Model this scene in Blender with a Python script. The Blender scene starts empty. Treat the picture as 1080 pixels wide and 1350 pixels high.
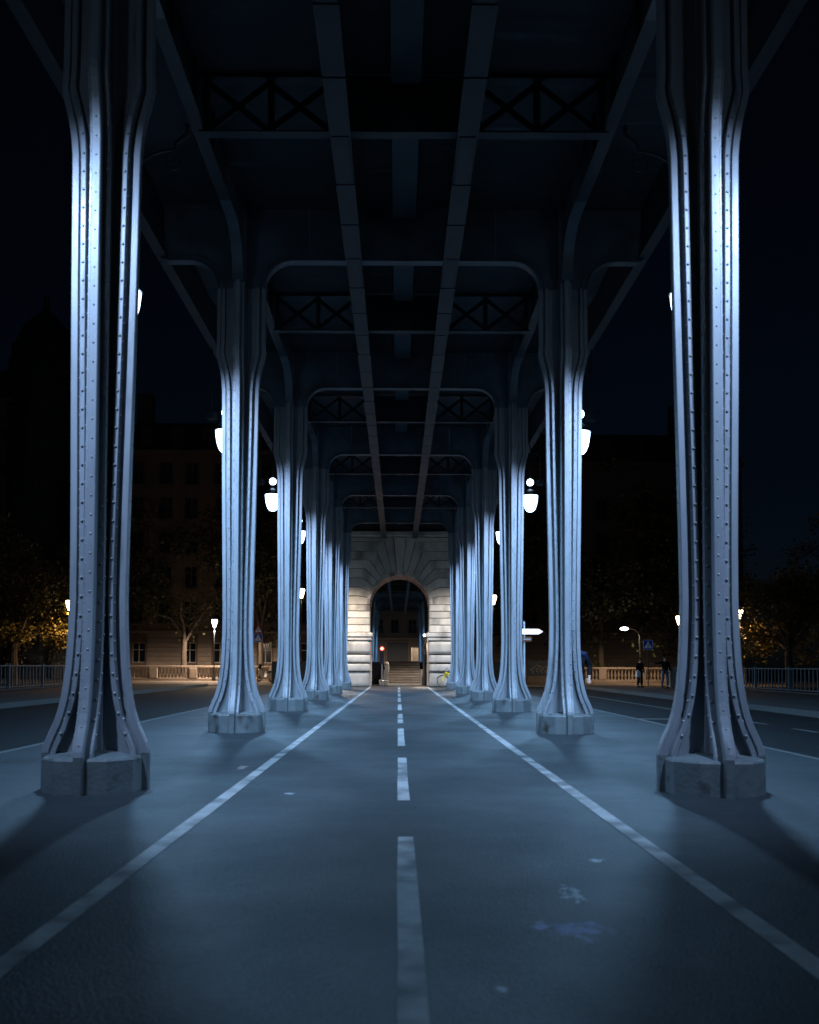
import bpy, bmesh, math, random
from math import pi, sin, cos, radians, tan
from mathutils import Vector, Matrix

random.seed(7)
scene = bpy.context.scene
col = scene.collection

# ------------------------------------------------------------------ camera
F_PX, W_PX = 1180.0, 1080.0
PITCH = radians(2.7)
ROLL = radians(0.22)
cam_d = bpy.data.cameras.new("camera")
cam = bpy.data.objects.new("camera", cam_d)
col.objects.link(cam)
cam.location = (-0.058, 0.0, 1.24)
cam.rotation_euler = (Matrix.Rotation(pi/2 + PITCH, 3, 'X') @ Matrix.Rotation(ROLL, 3, 'Z')).to_euler()
cam_d.sensor_fit = 'HORIZONTAL'
cam_d.sensor_width = 24.0
cam_d.lens = 24.0 * F_PX / W_PX
cam_d.shift_x = (540 - 525) / W_PX
cam_d.shift_y = (878 - F_PX * tan(PITCH) - 675) / W_PX
cam_d.clip_start = 0.05
cam_d.clip_end = 1500
cam_d.dof.use_dof = True
cam_d.dof.focus_distance = 26.0
cam_d.dof.aperture_fstop = 1.6
scene.camera = cam

# ------------------------------------------------------------------ night sky
world = bpy.data.worlds.new("World")
scene.world = world
world.use_nodes = True
wn = world.node_tree
bg = wn.nodes["Background"]
sky = wn.nodes.new("ShaderNodeTexSky")
sky.sky_type = 'NISHITA'
sky.sun_disc = False
sky.sun_elevation = radians(20)
sky.ozone_density = 8.0
sky.sun_rotation = radians(200)
wn.links.new(sky.outputs[0], bg.inputs[0])
bg.inputs[1].default_value = 0.0008

vs = scene.view_settings
vs.view_transform = 'Standard'
vs.look = 'None'
vs.exposure = 0.0
vs.gamma = 1.0
vs.use_curve_mapping = False
scene.render.engine = 'CYCLES'
scene.cycles.use_denoising = True
scene.cycles.max_bounces = 6
scene.cycles.diffuse_bounces = 2
scene.cycles.sample_clamp_indirect = 4.0

LAMP_COL = (0.29, 0.58, 0.95)
FLOOD_COL = (0.42, 0.62, 1.0)
LAMP_W = 1550.0
FLOOD_W = 2450.0  # power of the floodlights added for the columns

# ------------------------------------------------------------------ materials
MATS = {}
def mat(name, c1, c2=None, rough=0.6, scale=4.0, bump=0.0, bscale=40.0, spec=0.5, metallic=0.0, rnd=0.0, c3=None, c3_scale=1.0, c3_lo=0.6, c3_hi=0.75, stretch=None, rvar=0.0, detail=8.0, speck=0.0):
    m = bpy.data.materials.new(name); m.use_nodes = True
    n, l = m.node_tree.nodes, m.node_tree.links
    b = n["Principled BSDF"]
    b.inputs["Roughness"].default_value = rough
    b.inputs["Specular IOR Level"].default_value = spec
    b.inputs["Metallic"].default_value = metallic
    c2 = c2 or tuple(x * 0.7 for x in c1)
    tc = n.new("ShaderNodeTexCoord")
    src = tc.outputs["Object"]
    if stretch:
        mp = n.new("ShaderNodeMapping"); mp.inputs["Scale"].default_value = stretch
        l.new(src, mp.inputs[0]); vec = mp.outputs[0]
    else:
        vec = src
    oi = n.new("ShaderNodeObjectInfo")
    add = n.new("ShaderNodeVectorMath"); add.operation = 'MULTIPLY_ADD'
    add.inputs[1].default_value = (37, 53, 71)
    cmb = n.new("ShaderNodeCombineXYZ")
    for i in range(3): l.new(oi.outputs["Random"], cmb.inputs[i])
    l.new(cmb.outputs[0], add.inputs[0]); l.new(vec, add.inputs[2])
    nz = n.new("ShaderNodeTexNoise"); nz.inputs["Scale"].default_value = scale
    nz.inputs["Detail"].default_value = detail; nz.inputs["Roughness"].default_value = 0.62
    l.new(add.outputs[0], nz.inputs["Vector"])
    rp = n.new("ShaderNodeMapRange"); rp.inputs[1].default_value = 0.3; rp.inputs[2].default_value = 0.7
    l.new(nz.outputs[0], rp.inputs[0])
    mx = n.new("ShaderNodeMix"); mx.data_type = 'RGBA'
    mx.inputs[6].default_value = (*c2, 1); mx.inputs[7].default_value = (*c1, 1)
    l.new(rp.outputs[0], mx.inputs[0])
    out = mx.outputs[2]
    if c3:
        n3 = n.new("ShaderNodeTexNoise"); n3.inputs["Scale"].default_value = c3_scale; n3.inputs["Detail"].default_value = 10
        l.new(add.outputs[0], n3.inputs["Vector"])
        r3 = n.new("ShaderNodeMapRange"); r3.inputs[1].default_value = c3_lo; r3.inputs[2].default_value = c3_hi
        l.new(n3.outputs[0], r3.inputs[0])
        m3 = n.new("ShaderNodeMix"); m3.data_type = 'RGBA'; m3.inputs[7].default_value = (*c3, 1)
        l.new(r3.outputs[0], m3.inputs[0]); l.new(out, m3.inputs[6]); out = m3.outputs[2]
    if speck:
        ns = n.new("ShaderNodeTexNoise"); ns.inputs["Scale"].default_value = speck; ns.inputs["Detail"].default_value = 3; ns.inputs["Roughness"].default_value = .75
        l.new(add.outputs[0], ns.inputs["Vector"])
        rs = n.new("ShaderNodeMapRange"); rs.inputs[1].default_value = .32; rs.inputs[2].default_value = .68; rs.inputs[3].default_value = .62; rs.inputs[4].default_value = 1.42
        l.new(ns.outputs[0], rs.inputs[0])
        h2 = n.new("ShaderNodeHueSaturation"); l.new(rs.outputs[0], h2.inputs["Value"]); l.new(out, h2.inputs["Color"]); out = h2.outputs[0]
    if rnd:
        rr = n.new("ShaderNodeMapRange"); rr.inputs[3].default_value = 1 - rnd; rr.inputs[4].default_value = 1 + rnd
        l.new(oi.outputs["Random"], rr.inputs[0])
        hs = n.new("ShaderNodeHueSaturation"); l.new(rr.outputs[0], hs.inputs["Value"]); l.new(out, hs.inputs["Color"])
        out = hs.outputs[0]
    l.new(out, b.inputs["Base Color"])
    if rvar:
        r4 = n.new("ShaderNodeMapRange"); r4.inputs[1].default_value = .3; r4.inputs[2].default_value = .7
        r4.inputs[3].default_value = rough + rvar; r4.inputs[4].default_value = max(.05, rough - rvar)
        l.new(nz.outputs[0], r4.inputs[0]); l.new(r4.outputs[0], b.inputs["Roughness"])
    if bump:
        nb = n.new("ShaderNodeTexNoise"); nb.inputs["Scale"].default_value = bscale; nb.inputs["Detail"].default_value = 6
        l.new(add.outputs[0], nb.inputs["Vector"])
        bp = n.new("ShaderNodeBump"); bp.inputs["Strength"].default_value = bump; bp.inputs["Distance"].default_value = 0.02
        l.new(nb.outputs[0], bp.inputs["Height"]); l.new(bp.outputs[0], b.inputs["Normal"])
    MATS[name] = m
    return m

def emit(name, c, s):
    m = bpy.data.materials.new(name); m.use_nodes = True
    n, l = m.node_tree.nodes, m.node_tree.links
    b = n["Principled BSDF"]
    b.inputs["Base Color"].default_value = (0.8, 0.8, 0.8, 1)
    b.inputs["Emission Color"].default_value = (*c, 1)
    b.inputs["Emission Strength"].default_value = s
    MATS[name] = m
    return m

M_PAINT = mat("steel_paint", (0.27, 0.29, 0.31), (0.185, 0.205, 0.225), rough=0.40, scale=2.5, bump=0.06, bscale=30, c3=(0.085, 0.10, 0.105), c3_scale=2.2, c3_lo=0.58, c3_hi=0.80, stretch=(3, 3, 0.6), rvar=.08)
M_SHADED = mat("shaded_paint", (0.105, 0.14, 0.165), (0.07, 0.095, 0.115), rough=0.55, scale=1.5, bump=0.05, c3=(0.05, 0.055, 0.055), c3_scale=1.4, c3_lo=.5, c3_hi=.75)  # darker column paint: shade on the upper metalwork put into the colour
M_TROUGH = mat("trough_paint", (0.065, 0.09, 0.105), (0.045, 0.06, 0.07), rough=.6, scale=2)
M_PLINTH = mat("cast_plinth", (0.13, 0.155, 0.16), (0.085, 0.105, 0.11), rough=0.6, scale=5, bump=0.25, bscale=22, c3=(0.028, 0.025, 0.018), c3_scale=3.0, c3_lo=0.57, c3_hi=0.70, speck=0.0)
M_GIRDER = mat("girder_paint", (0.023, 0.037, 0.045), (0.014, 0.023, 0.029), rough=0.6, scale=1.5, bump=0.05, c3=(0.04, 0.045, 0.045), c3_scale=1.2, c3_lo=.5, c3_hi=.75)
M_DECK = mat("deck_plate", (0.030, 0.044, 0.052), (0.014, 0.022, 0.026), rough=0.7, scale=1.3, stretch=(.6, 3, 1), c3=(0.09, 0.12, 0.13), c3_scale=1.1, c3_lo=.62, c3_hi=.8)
M_STONE = mat("ashlar", (0.55, 0.49, 0.41), (0.38, 0.335, 0.28), rough=0.85, scale=2.0, bump=0.25, bscale=14, rnd=0.16, c3=(0.13, 0.115, 0.095), c3_scale=.9, c3_lo=0.52, c3_hi=0.74, stretch=(1, 1, .5))
M_JOINT = mat("joint_mortar", (0.10, 0.09, 0.08), rough=0.95)
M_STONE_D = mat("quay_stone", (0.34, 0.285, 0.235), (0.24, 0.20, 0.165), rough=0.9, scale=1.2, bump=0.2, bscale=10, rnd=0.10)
M_FACADE = mat("facade_stone", (0.26, 0.20, 0.16), (0.19, 0.15, 0.12), rough=0.9, scale=0.8, rnd=0.08, bump=0.1, bscale=8)
M_ASHLAR_LIT = mat("lit_ground_floor_stone", (0.50, 0.42, 0.35), (0.38, 0.32, 0.27), rough=0.9, scale=0.9, rnd=0.10, bump=0.15, bscale=9)  # lighter facade stone: lamplight on the ground floor put into the colour
M_SLATE = mat("slate_roof", (0.07, 0.08, 0.10), rough=0.6, scale=3)
M_FRAME = mat("window_paint", (0.62, 0.62, 0.60), rough=0.5)
M_FRAME_SHADE = mat('shaded_window_paint', (0.16, 0.155, 0.15), rough=0.5)  # darker frame copy: gloom of the upper floors put into the colour
M_GLASS = mat("dark_glass", (0.015, 0.018, 0.022), rough=0.12, spec=0.6)
M_IRON = mat("dark_iron", (0.025, 0.03, 0.035), rough=0.45, bump=.05)
M_RAIL = mat("railing_paint", (0.10, 0.14, 0.17), (0.07, 0.10, 0.12), rough=0.45)
M_WHITE = mat("road_paint", (0.36, 0.36, 0.355), (0.23, 0.23, 0.23), rough=0.7, scale=6, c3=(0.08, 0.08, 0.082), c3_scale=2.6, c3_lo=0.46, c3_hi=0.66, bump=.15, bscale=60)
M_WORN = mat('worn_road_paint', (0.13, 0.13, 0.13), (0.07, 0.07, 0.07), rough=0.7, scale=3)
M_ROAD = mat("road_asphalt", (0.014, 0.017, 0.019), (0.009, 0.011, 0.013), spec=0.12, rough=0.8, scale=1.2, bump=0.35, bscale=90, speck=30.0, c3=(.011, .013, .014), c3_scale=.35, c3_lo=.5, c3_hi=.7)
M_SIDE = mat("sidewalk_asphalt", (0.055, 0.06, 0.063), (0.04, 0.043, 0.046), spec=0.2, rough=0.8, scale=0.9, bump=0.25, bscale=80)
M_KERB = mat("kerb_granite", (0.085, 0.09, 0.09), (0.055, 0.06, 0.06), spec=0.2, rough=0.8, scale=14, bump=.1)
M_QUAY = mat("quay_paving", (0.17, 0.135, 0.10), (0.12, 0.095, 0.075), rough=0.85, scale=.6, bump=.15, bscale=40)
M_BARK = mat("bark", (0.12, 0.095, 0.075), (0.06, 0.05, 0.04), rough=0.9, scale=8, bump=0.4, bscale=20)
M_LEAF = mat("autumn_leaf", (0.24, 0.17, 0.03), (0.05, 0.055, 0.015), rough=0.55, scale=0.9)
M_LEAF2 = mat("green_leaf", (0.075, 0.085, 0.022), (0.03, 0.045, 0.014), rough=0.55, scale=0.8)
M_YELLOW = mat("yellow_paint", (0.75, 0.55, 0.03), (0.65, 0.45, 0.02), rough=0.35)
M_RUBBER = mat("rubber", (0.02, 0.02, 0.02), rough=0.7)
M_CHROME = mat("bare_metal", (0.5, 0.5, 0.5), rough=0.3, metallic=0.9)
M_BLUE = mat("sign_blue", (0.015, 0.07, 0.42), (0.012, 0.06, 0.38), rough=0.4)
M_SIGNW = mat("sign_white", (0.80, 0.80, 0.80), (0.74, 0.74, 0.74), rough=0.4)
M_SIGNR = mat("sign_red", (0.5, 0.03, 0.03), rough=0.4)
M_SIGNB = mat("sign_brown", (0.40, 0.16, 0.10), rough=0.4)
M_BLACKC = mat("dark_cloth", (0.008, 0.009, 0.012), (0.005, 0.006, 0.008), spec=.1, rough=0.8, scale=8, bump=.2, bscale=30)
M_JEANS = mat("denim", (0.07, 0.09, 0.15), (0.05, 0.06, 0.10), rough=0.85, scale=10)
M_BLUEC = mat("blue_cloth", (0.012, 0.022, 0.075), (0.008, 0.015, 0.05), rough=0.6, spec=.15, scale=8)
M_SKIN = mat("skin", (0.55, 0.36, 0.27), (0.48, 0.30, 0.22), rough=0.55, scale=8)
M_HAIR = mat("hair", (0.05, 0.035, 0.025), rough=0.6)
M_HAIRL = mat("fair_hair", (0.20, 0.15, 0.10), rough=0.6)
M_GRAF = mat("graffiti_paint", (0.6, 0.62, 0.64), rough=0.6)
M_DOOR = mat("dark_door", (0.05, 0.055, 0.075), rough=0.5)
M_BEIGE = mat("beige_panel", (0.20, 0.17, 0.13), rough=0.7)
M_BOWL = emit("lantern_glass", (0.50, 0.72, 1.0), 9.0)
M_WARMG = emit("warm_glass", (1.0, 0.72, 0.42), 10.0)
M_COOLG = emit("cool_glass", (0.92, 0.95, 1.0), 9.0)
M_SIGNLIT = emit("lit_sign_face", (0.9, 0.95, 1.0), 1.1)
M_REDL = emit("red_signal", (1.0, 0.05, 0.03), 14.0)

# promenade asphalt, with the chalky blue splash and specks that lie on it
def promenade_material():
    m = mat("promenade_asphalt", (0.027, 0.036, 0.040), (0.016, 0.022, 0.025), rough=0.58, spec=0.32, scale=0.7, bump=0.4, bscale=70, speck=30.0, rvar=.08, c3=(0.013, 0.018, 0.021), c3_scale=0.55, c3_lo=0.50, c3_hi=0.70)
    n, l = m.node_tree.nodes, m.node_tree.links
    b = n["Principled BSDF"]
    prev = b.inputs["Base Color"].links[0].from_socket
    tc = n.new("ShaderNodeTexCoord")
    def blob(center, size, nscale, lo, hi, colr, prev, amt=1.0):
        mp = n.new("ShaderNodeMapping"); mp.vector_type = 'TEXTURE'
        mp.inputs["Location"].default_value = (*center, 0); mp.inputs["Scale"].default_value = (*size, 1)
        l.new(tc.outputs["Object"], mp.inputs[0])
        g = n.new("ShaderNodeVectorMath"); g.operation = 'LENGTH'; l.new(mp.outputs[0], g.inputs[0])
        nz = n.new("ShaderNodeTexNoise"); nz.inputs["Scale"].default_value = nscale; nz.inputs["Detail"].default_value = 7
        l.new(tc.outputs["Object"], nz.inputs["Vector"])
        fall = n.new("ShaderNodeMapRange"); fall.inputs[1].default_value = 0.2; fall.inputs[2].default_value = 1.0
        fall.inputs[3].default_value = 0.25; fall.inputs[4].default_value = -0.35
        l.new(g.outputs["Value"], fall.inputs[0])
        s = n.new("ShaderNodeMath"); s.operation = 'ADD'; l.new(nz.outputs[0], s.inputs[0]); l.new(fall.outputs[0], s.inputs[1])
        r = n.new("ShaderNodeMapRange"); r.inputs[1].default_value = lo; r.inputs[2].default_value = hi
        r.inputs[4].default_value = amt
        l.new(s.outputs[0], r.inputs[0])
        mx = n.new("ShaderNodeMix"); mx.data_type = 'RGBA'; mx.inputs[7].default_value = (*colr, 1)
        l.new(r.outputs[0], mx.inputs[0]); l.new(prev, mx.inputs[6])
        return mx.outputs[2]
    prev = blob((0.80, 4.30), (0.36, 0.34), 13, 0.60, 0.78, (0.16, 0.16, 0.36), prev, .8)
    prev = blob((0.62, 4.36), (0.10, 0.15), 14, 0.58, 0.72, (0.26, 0.26, 0.46), prev, .7)
    prev = blob((0.90, 4.95), (0.16, 0.5), 22, 0.68, 0.75, (0.30, 0.31, 0.36), prev)
    prev = blob((1.22, 5.8), (0.14, 0.14), 18, 0.64, 0.72, (0.36, 0.37, 0.42), prev)
    prev = blob((0.35, 3.5), (0.05, 0.08), 20, 0.55, 0.66, (0.28, 0.28, 0.33), prev)
    prev = blob((-1.10, 8.75), (0.10, 0.10), 14, 0.5, 0.6, (0.34, 0.35, 0.40), prev)
    prev = blob((0.14, 5.1), (0.12, 0.18), 10, 0.55, 0.68, (0.03, 0.032, 0.036), prev)
    prev = blob((-0.95, 13.4), (0.35, 1.0), 4, 0.5, 0.66, (0.04, 0.042, 0.046), prev)
    prev = blob((-1.95, 11.0), (0.12, 0.6), 9, 0.55, 0.70, (0.26, 0.20, 0.19), prev)
    l.new(prev, b.inputs["Base Color"])
    return m
M_PROM = promenade_material()

# ------------------------------------------------------------------ helpers
class MB:
    def __init__(s): s.v, s.f = [], []
    def add(s, vs, fs):
        o = len(s.v); s.v += [tuple(v) for v in vs]; s.f += [tuple(i + o for i in f) for f in fs]; return s
    def box(s, x0, x1, y0, y1, z0, z1):
        return s.add([(x0,y0,z0),(x1,y0,z0),(x1,y1,z0),(x0,y1,z0),(x0,y0,z1),(x1,y0,z1),(x1,y1,z1),(x0,y1,z1)],
                     [(3,2,1,0),(4,5,6,7),(0,1,5,4),(1,2,6,5),(2,3,7,6),(3,0,4,7)])
    def bbox(s, x0, x1, y0, y1, z0, z1, c=0.02):
        # box with chamfered front (-y) edge ring
        return s.add([(x0,y0+c,z0),(x1,y0+c,z0),(x1,y0+c,z1),(x0,y0+c,z1),(x0+c,y0,z0+c),(x1-c,y0,z0+c),(x1-c,y0,z1-c),(x0+c,y0,z1-c),
                      (x0,y1,z0),(x1,y1,z0),(x1,y1,z1),(x0,y1,z1)],
                     [(4,5,6,7),(0,1,5,4),(1,2,6,5),(2,3,7,6),(3,0,4,7),(1,0,8,9),(2,1,9,10),(3,2,10,11),(0,3,11,8),(9,8,11,10)])
    def tube(s, pts, rad, n=8, caps=True):
        pts = [Vector(p) for p in pts]
        if not hasattr(rad, '__len__'): rad = [rad] * len(pts)
        o = len(s.v)
        for i, p in enumerate(pts):
            t = (pts[min(i+1, len(pts)-1)] - pts[max(i-1, 0)])
            if t.length < 1e-9: t = Vector((0, 0, 1))
            t.normalize()
            a = Vector((0, 0, 1)) if abs(t.z) < 0.9 else Vector((1, 0, 0))
            u = t.cross(a).normalized(); w = t.cross(u)
            for k in range(n):
                q = p + (u * cos(2*pi*k/n) + w * sin(2*pi*k/n)) * rad[i]
                s.v.append(tuple(q))
        for i in range(len(pts) - 1):
            for k in range(n):
                a, b = o + i*n + k, o + i*n + (k+1) % n
                s.f.append((a, b, b + n, a + n))
        if caps:
            s.f.append(tuple(o + k for k in reversed(range(n))))
            s.f.append(tuple(o + (len(pts)-1)*n + k for k in range(n)))
        return s
    def lathe(s, prof, n=16, cx=0, cy=0):
        o = len(s.v)
        for r, z in prof:
            for k in range(n): s.v.append((cx + r*cos(2*pi*k/n), cy + r*sin(2*pi*k/n), z))
        for i in range(len(prof) - 1):
            for k in range(n):
                a, b = o + i*n + k, o + i*n + (k+1) % n
                s.f.append((a, b, b + n, a + n))
        s.f.append(tuple(o + k for k in reversed(range(n))))
        s.f.append(tuple(o + (len(prof)-1)*n + k for k in range(n)))
        return s
    def sphere(s, c, r, n=12, m=8, sz=1.0):
        prof = [(max(1e-4, r*sin(pi*i/m)), -r*sz*cos(pi*i/m)) for i in range(m+1)]
        o = len(s.v); s.lathe(prof, n)
        for i in range(o, len(s.v)):
            x, y, z = s.v[i]; s.v[i] = (x + c[0], y + c[1], z + c[2])
        return s
    def sweep(s, path, sec, ax, org=(0, 0, 0), closed=True, caps=True):
        # path in (u,z); section in (n,v); ax = direction of u in plan
        ux, uy = ax; vx, vy = -uy, ux
        o = len(s.v); n = len(sec)
        for i, (u, z) in enumerate(path):
            a = path[max(i-1, 0)]; b = path[min(i+1, len(path)-1)]
            tu, tz = b[0]-a[0], b[1]-a[1]; L = math.hypot(tu, tz); tu /= L; tz /= L
            for (q, v) in sec:
                pu, pz = u + tz*q, z - tu*q
                s.v.append((org[0] + ux*pu + vx*v, org[1] + uy*pu + vy*v, org[2] + pz))
        for i in range(len(path) - 1):
            for k in range(n):
                a, b = o + i*n + k, o + i*n + (k+1) % n
                s.f.append((a, b, b + n, a + n))
        if caps:
            s.f.append(tuple(o + k for k in reversed(range(n))))
            s.f.append(tuple(o + (len(path)-1)*n + k for k in range(n)))
        return s
    def prism(s, poly, y0, y1, c=0.0):
        # polygon in (x,z), extruded along y; front (y0) chamfered by c
        n = len(poly); cx = sum(p[0] for p in poly)/n; cz = sum(p[1] for p in poly)/n
        o = len(s.v)
        def ring(y, k):
            for (x, z) in poly:
                d = math.hypot(x-cx, z-cz) or 1
                s.v.append((x - (x-cx)/d*k, y, z - (z-cz)/d*k))
        ring(y0, c); ring(y0 + c, 0); ring(y1, 0)
        for r in range(2):
            for k in range(n):
                a, b = o + r*n + k, o + r*n + (k+1) % n
                s.f.append((a, b, b + n, a + n))
        s.f.append(tuple(o + k for k in reversed(range(n)))); s.f.append(tuple(o + 2*n + k for k in range(n)))
        return s
    def mesh(s, name, m, smooth=False):
        me = bpy.data.meshes.new(name)
        me.from_pydata(s.v, [], s.f); me.validate(); me.update()
        bm = bmesh.new(); bm.from_mesh(me); bmesh.ops.recalc_face_normals(bm, faces=bm.faces[:]); bm.to_mesh(me); bm.free()
        me.materials.append(m)
        if smooth:
            for p in me.polygons: p.use_smooth = True
            try: me.set_sharp_from_angle(angle=radians(40))
            except Exception: pass
        return me
    def build(s, name, m, parent=None, loc=None, smooth=False):
        return obj(name, s.mesh(name, m, smooth), parent, loc)

def obj(name, me, parent=None, loc=None, rz=0):
    o = bpy.data.objects.new(name, me); col.objects.link(o)
    if parent: o.parent = parent
    if loc: o.location = loc
    if rz: o.rotation_euler.z = rz
    return o
def tag(o, label, cat, group=None, kind=None):
    o["label"] = label; o["category"] = cat
    if group: o["group"] = group
    if kind: o["kind"] = kind
    return o
def thing(name, label, cat, loc=(0, 0, 0), rz=0, group=None):
    o = bpy.data.objects.new(name, None); col.objects.link(o)
    o.location = loc; o.rotation_euler.z = rz; o.empty_display_size = 0.2
    return tag(o, label, cat, group)
def struct(name, mb, m, label=None):
    o = mb.build(name, m); o["kind"] = "structure"
    if label: o["label"] = label
    return o
def copy_tree(o, parent=None):
    c = o.copy(); col.objects.link(c); c.parent = parent
    for ch in list(o.children): copy_tree(ch, c)
    return c
ORD = ["nearest", "second", "third", "fourth", "fifth", "sixth", "seventh"]

# ------------------------------------------------------------------ layout numbers (metres)
CX = 3.09                 # column rows at +-CX
SP = 7.87                 # bay
Y1 = 9.05                 # first column
COLS = [Y1 + SP*k for k in range(6)]
YA = 54.0                 # face of the stone arch
SOF, LSOF, DECK = 9.00, 9.30, 10.1

# ------------------------------------------------------------------ ground
g = MB(); g.add([(-400,-60,-.112),(400,-60,-.112),(400,700,-.112),(-400,700,-.112)], [(0,1,2,3)])
struct("ground", g, M_ROAD, "dark asphalt ground around the bridge")
g = MB(); g.box(-5.58, 5.58, -12, 56.5, -.3, 0.0)
struct("promenade", g, M_PROM, "blue-grey asphalt promenade under the viaduct")
for sx, k in ((-1, 12.3), (1, 11.4)):
    a, b = sorted((sx*5.58, sx*5.70))
    kb = struct("promenade_kerb", MB().box(a, b, -12, 56.62, -.3, .004), M_KERB, "granite kerb of the promenade")
    a, b = sorted((sx*k, sx*19.0))
    struct("sidewalk", MB().box(a, b, -12, 57, -.3, .05), M_SIDE, "asphalt footway along the bridge railing")
    a, b = sorted((sx*(k-.14), sx*k))
    struct("sidewalk_kerb", MB().box(a, b, -12, 57.1, -.3, .054), M_KERB, "granite kerb of the footway")
struct("promenade_end_kerb", MB().box(-5.58, 5.58, 56.5, 56.62, -.3, .004), M_KERB)
struct("quay_pavement", MB().box(-80, 80, 59.5, 84, -.3, -.06), M_QUAY, "tan quay paving lit by warm street lamps")

# painted lines on the promenade and road
def strip(x0, x1, y0, y1, z=.004, seg=1.2, jag=.004):
    m = MB(); n = max(1, int((y1-y0)/seg)); L = []; R = []
    for i in range(n+1):
        y = y0 + (y1-y0)*i/n
        L.append((x0 + random.uniform(-jag, jag), y, z)); R.append((x1 + random.uniform(-jag, jag), y, z))
    m.add(L + R, [(i, n+1+i, n+2+i, i+1) for i in range(n)])
    return m
for sx in (-1, 1):
    struct("lane_edge_line", strip(sx*1.68-.06, sx*1.68+.06, -8, 53.2, .004), M_WHITE, "worn white edge line of the cycle lane")
y = -2.9
while y < 52:
    struct("lane_dash", strip(-.057, .057, y, min(y+3.85, 53), .004), M_WHITE, "white centre dash of the cycle lane")
    y += 5.60
for (x0, x1, y0, y1) in ((8.58, 8.72, 28.5, 45), (8.58, 8.72, 18.6, 19.8), (8.58, 8.72, 21.2, 22.3), (5.9, 7.15, 23.05, 23.4), (8.58, 8.72, 12, 14)):
    struct("road_marking", strip(x0, x1, y0, y1, -.104), M_WORN, "white paint marking on the dark road")

# ------------------------------------------------------------------ viaduct columns
BP = [(.535,0),(.535,.36),(.528,.41),(.508,.47),(.470,.56),(.425,.66),(.388,.77),(.358,.90),(.333,1.06),(.313,1.26),(.297,1.55),(.287,1.9),(.290,2.4),(.303,3.2),
      (.322,4.2),(.338,5.2),(.350,6.25),(.354,6.5),(.366,6.66),(.388,6.81),(.418,6.95),(.447,7.06),(.468,7.15),(.478,7.23),(.472,7.30)]
SEC = [(0,-.036),(0,.036),(-.009,.045),(-.068,.045),(-.074,.014),(-.108,.014),(-.112,.096),(-.118,.102),(-.160,.102),(-.166,.096),(-.170,.028),
       (-.19,.028),(-.19,-.028),(-.170,-.028),(-.166,-.096),(-.160,-.102),(-.118,-.102),(-.112,-.096),(-.108,-.014),(-.074,-.014),(-.068,-.045),(-.009,-.045)]
RIB = [(0,-.037),(0,.037),(-.008,.045),(-.20,.045),(-.20,-.045),(-.008,-.045)]
DIRS = [(1,0),(0,1),(-1,0),(0,-1)]
def arc(u0, z0, r, n=9):
    # from vertical at (u0,z0) curving outward to horizontal at (u0+r, z0+r)
    return [(u0 + r - r*cos(t), z0 + r*sin(t)) for t in [pi/2*i/n for i in range(n+1)]]
TRI = [(.465,8.47)] + arc(.465, 8.48, .52)[1:] + [(1.30, SOF)]
TRO = [(.465,8.47)] + arc(.465, 8.48, .52)[1:] + [(1.25, SOF), (1.38, SOF)] + \
      [(1.38 + .36*sin(t), SOF + .36 - .36*cos(t)) for t in [pi/2*i/8 for i in range(1, 9)]] + [(1.74, DECK)]
LON = [(.465,8.47)] + arc(.465, 8.48, .82, 11)[1:] + [(1.75, LSOF)]
SECB = [(0,-.10),(0,.10),(-.03,.10),(-.03,.035),(-.10,.035),(-.10,-.035),(-.03,-.035),(-.03,-.10)]

def path_len(path, step, z0, z1, nxt=0):
    out = []; acc = 0
    for i in range(len(path)-1):
        (u0, a), (u1, b) = path[i], path[i+1]
        L = math.hypot(u1-u0, b-a); tu, tz = (u1-u0)/L, (b-a)/L
        while nxt <= acc + L:
            t = (nxt-acc)/L; u, z = u0+(u1-u0)*t, a+(b-a)*t
            if z0 <= z <= z1: out.append((u, z, tu, tz))
            nxt += step
        acc += L
    return out
def rivet(mb, p, nrm, r=.019, h=.013):
    nrm = Vector(nrm).normalized(); a = Vector((0,0,1)) if abs(nrm.z) < .8 else Vector((1,0,0))
    u = nrm.cross(a).normalized(); w = nrm.cross(u); p = Vector(p); V = []
    for (rr, hh) in ((r, -.004), (r*.86, h*.6), (r*.4, h)):
        for k in range(6): V.append(p + (u*cos(pi*k/3) + w*sin(pi*k/3))*rr + nrm*hh)
    F = []
    for i in range(2):
        for k in range(6): F.append((i*6+k, i*6+(k+1)%6, i*6+6+(k+1)%6, i*6+6+k))
    F.append(tuple(range(12, 18))); mb.add(V, F)

# shared meshes for the parts of a column (drawn for the right-hand row: +x is the river side)
ME = {}
BF = [p for p in BP if p[1] > .3] + [(.466, 7.45), (.465, 8.475)]
BW = BP + [(.465, 8.475)]
ME['flange'] = [MB().sweep(BF, SEC, d).mesh("flange", M_PAINT) for d in DIRS]
w = MB()
for d in DIRS:
    ux, uy = d; vx, vy = -uy, ux
    o = len(w.v)
    for (b, z) in BW:
        for (u, v) in ((0.0, .034), (b-.16, .034), (b-.16, -.034), (0.0, -.034)):
            w.v.append((ux*u+vx*v, uy*u+vy*v, z))
    for i in range(len(BW)-1):
        for k in (0, 1, 2): a = o+i*4+k; w.f.append((a, a+1, a+5, a+4))
for (cx, cy) in ((1,1),(1,-1),(-1,1),(-1,-1)):       # inner angle irons, closing the core
    w.box(min(cx*.02, cx*.075), max(cx*.02, cx*.075), min(cy*.02, cy*.075), max(cy*.02, cy*.075), .30, 7.3)
ME['web'] = w.mesh("web", M_PAINT)
pl = MB()
Q = [(.475,.085),(.445,.255),(.255,.445),(.085,.475)]
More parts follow.
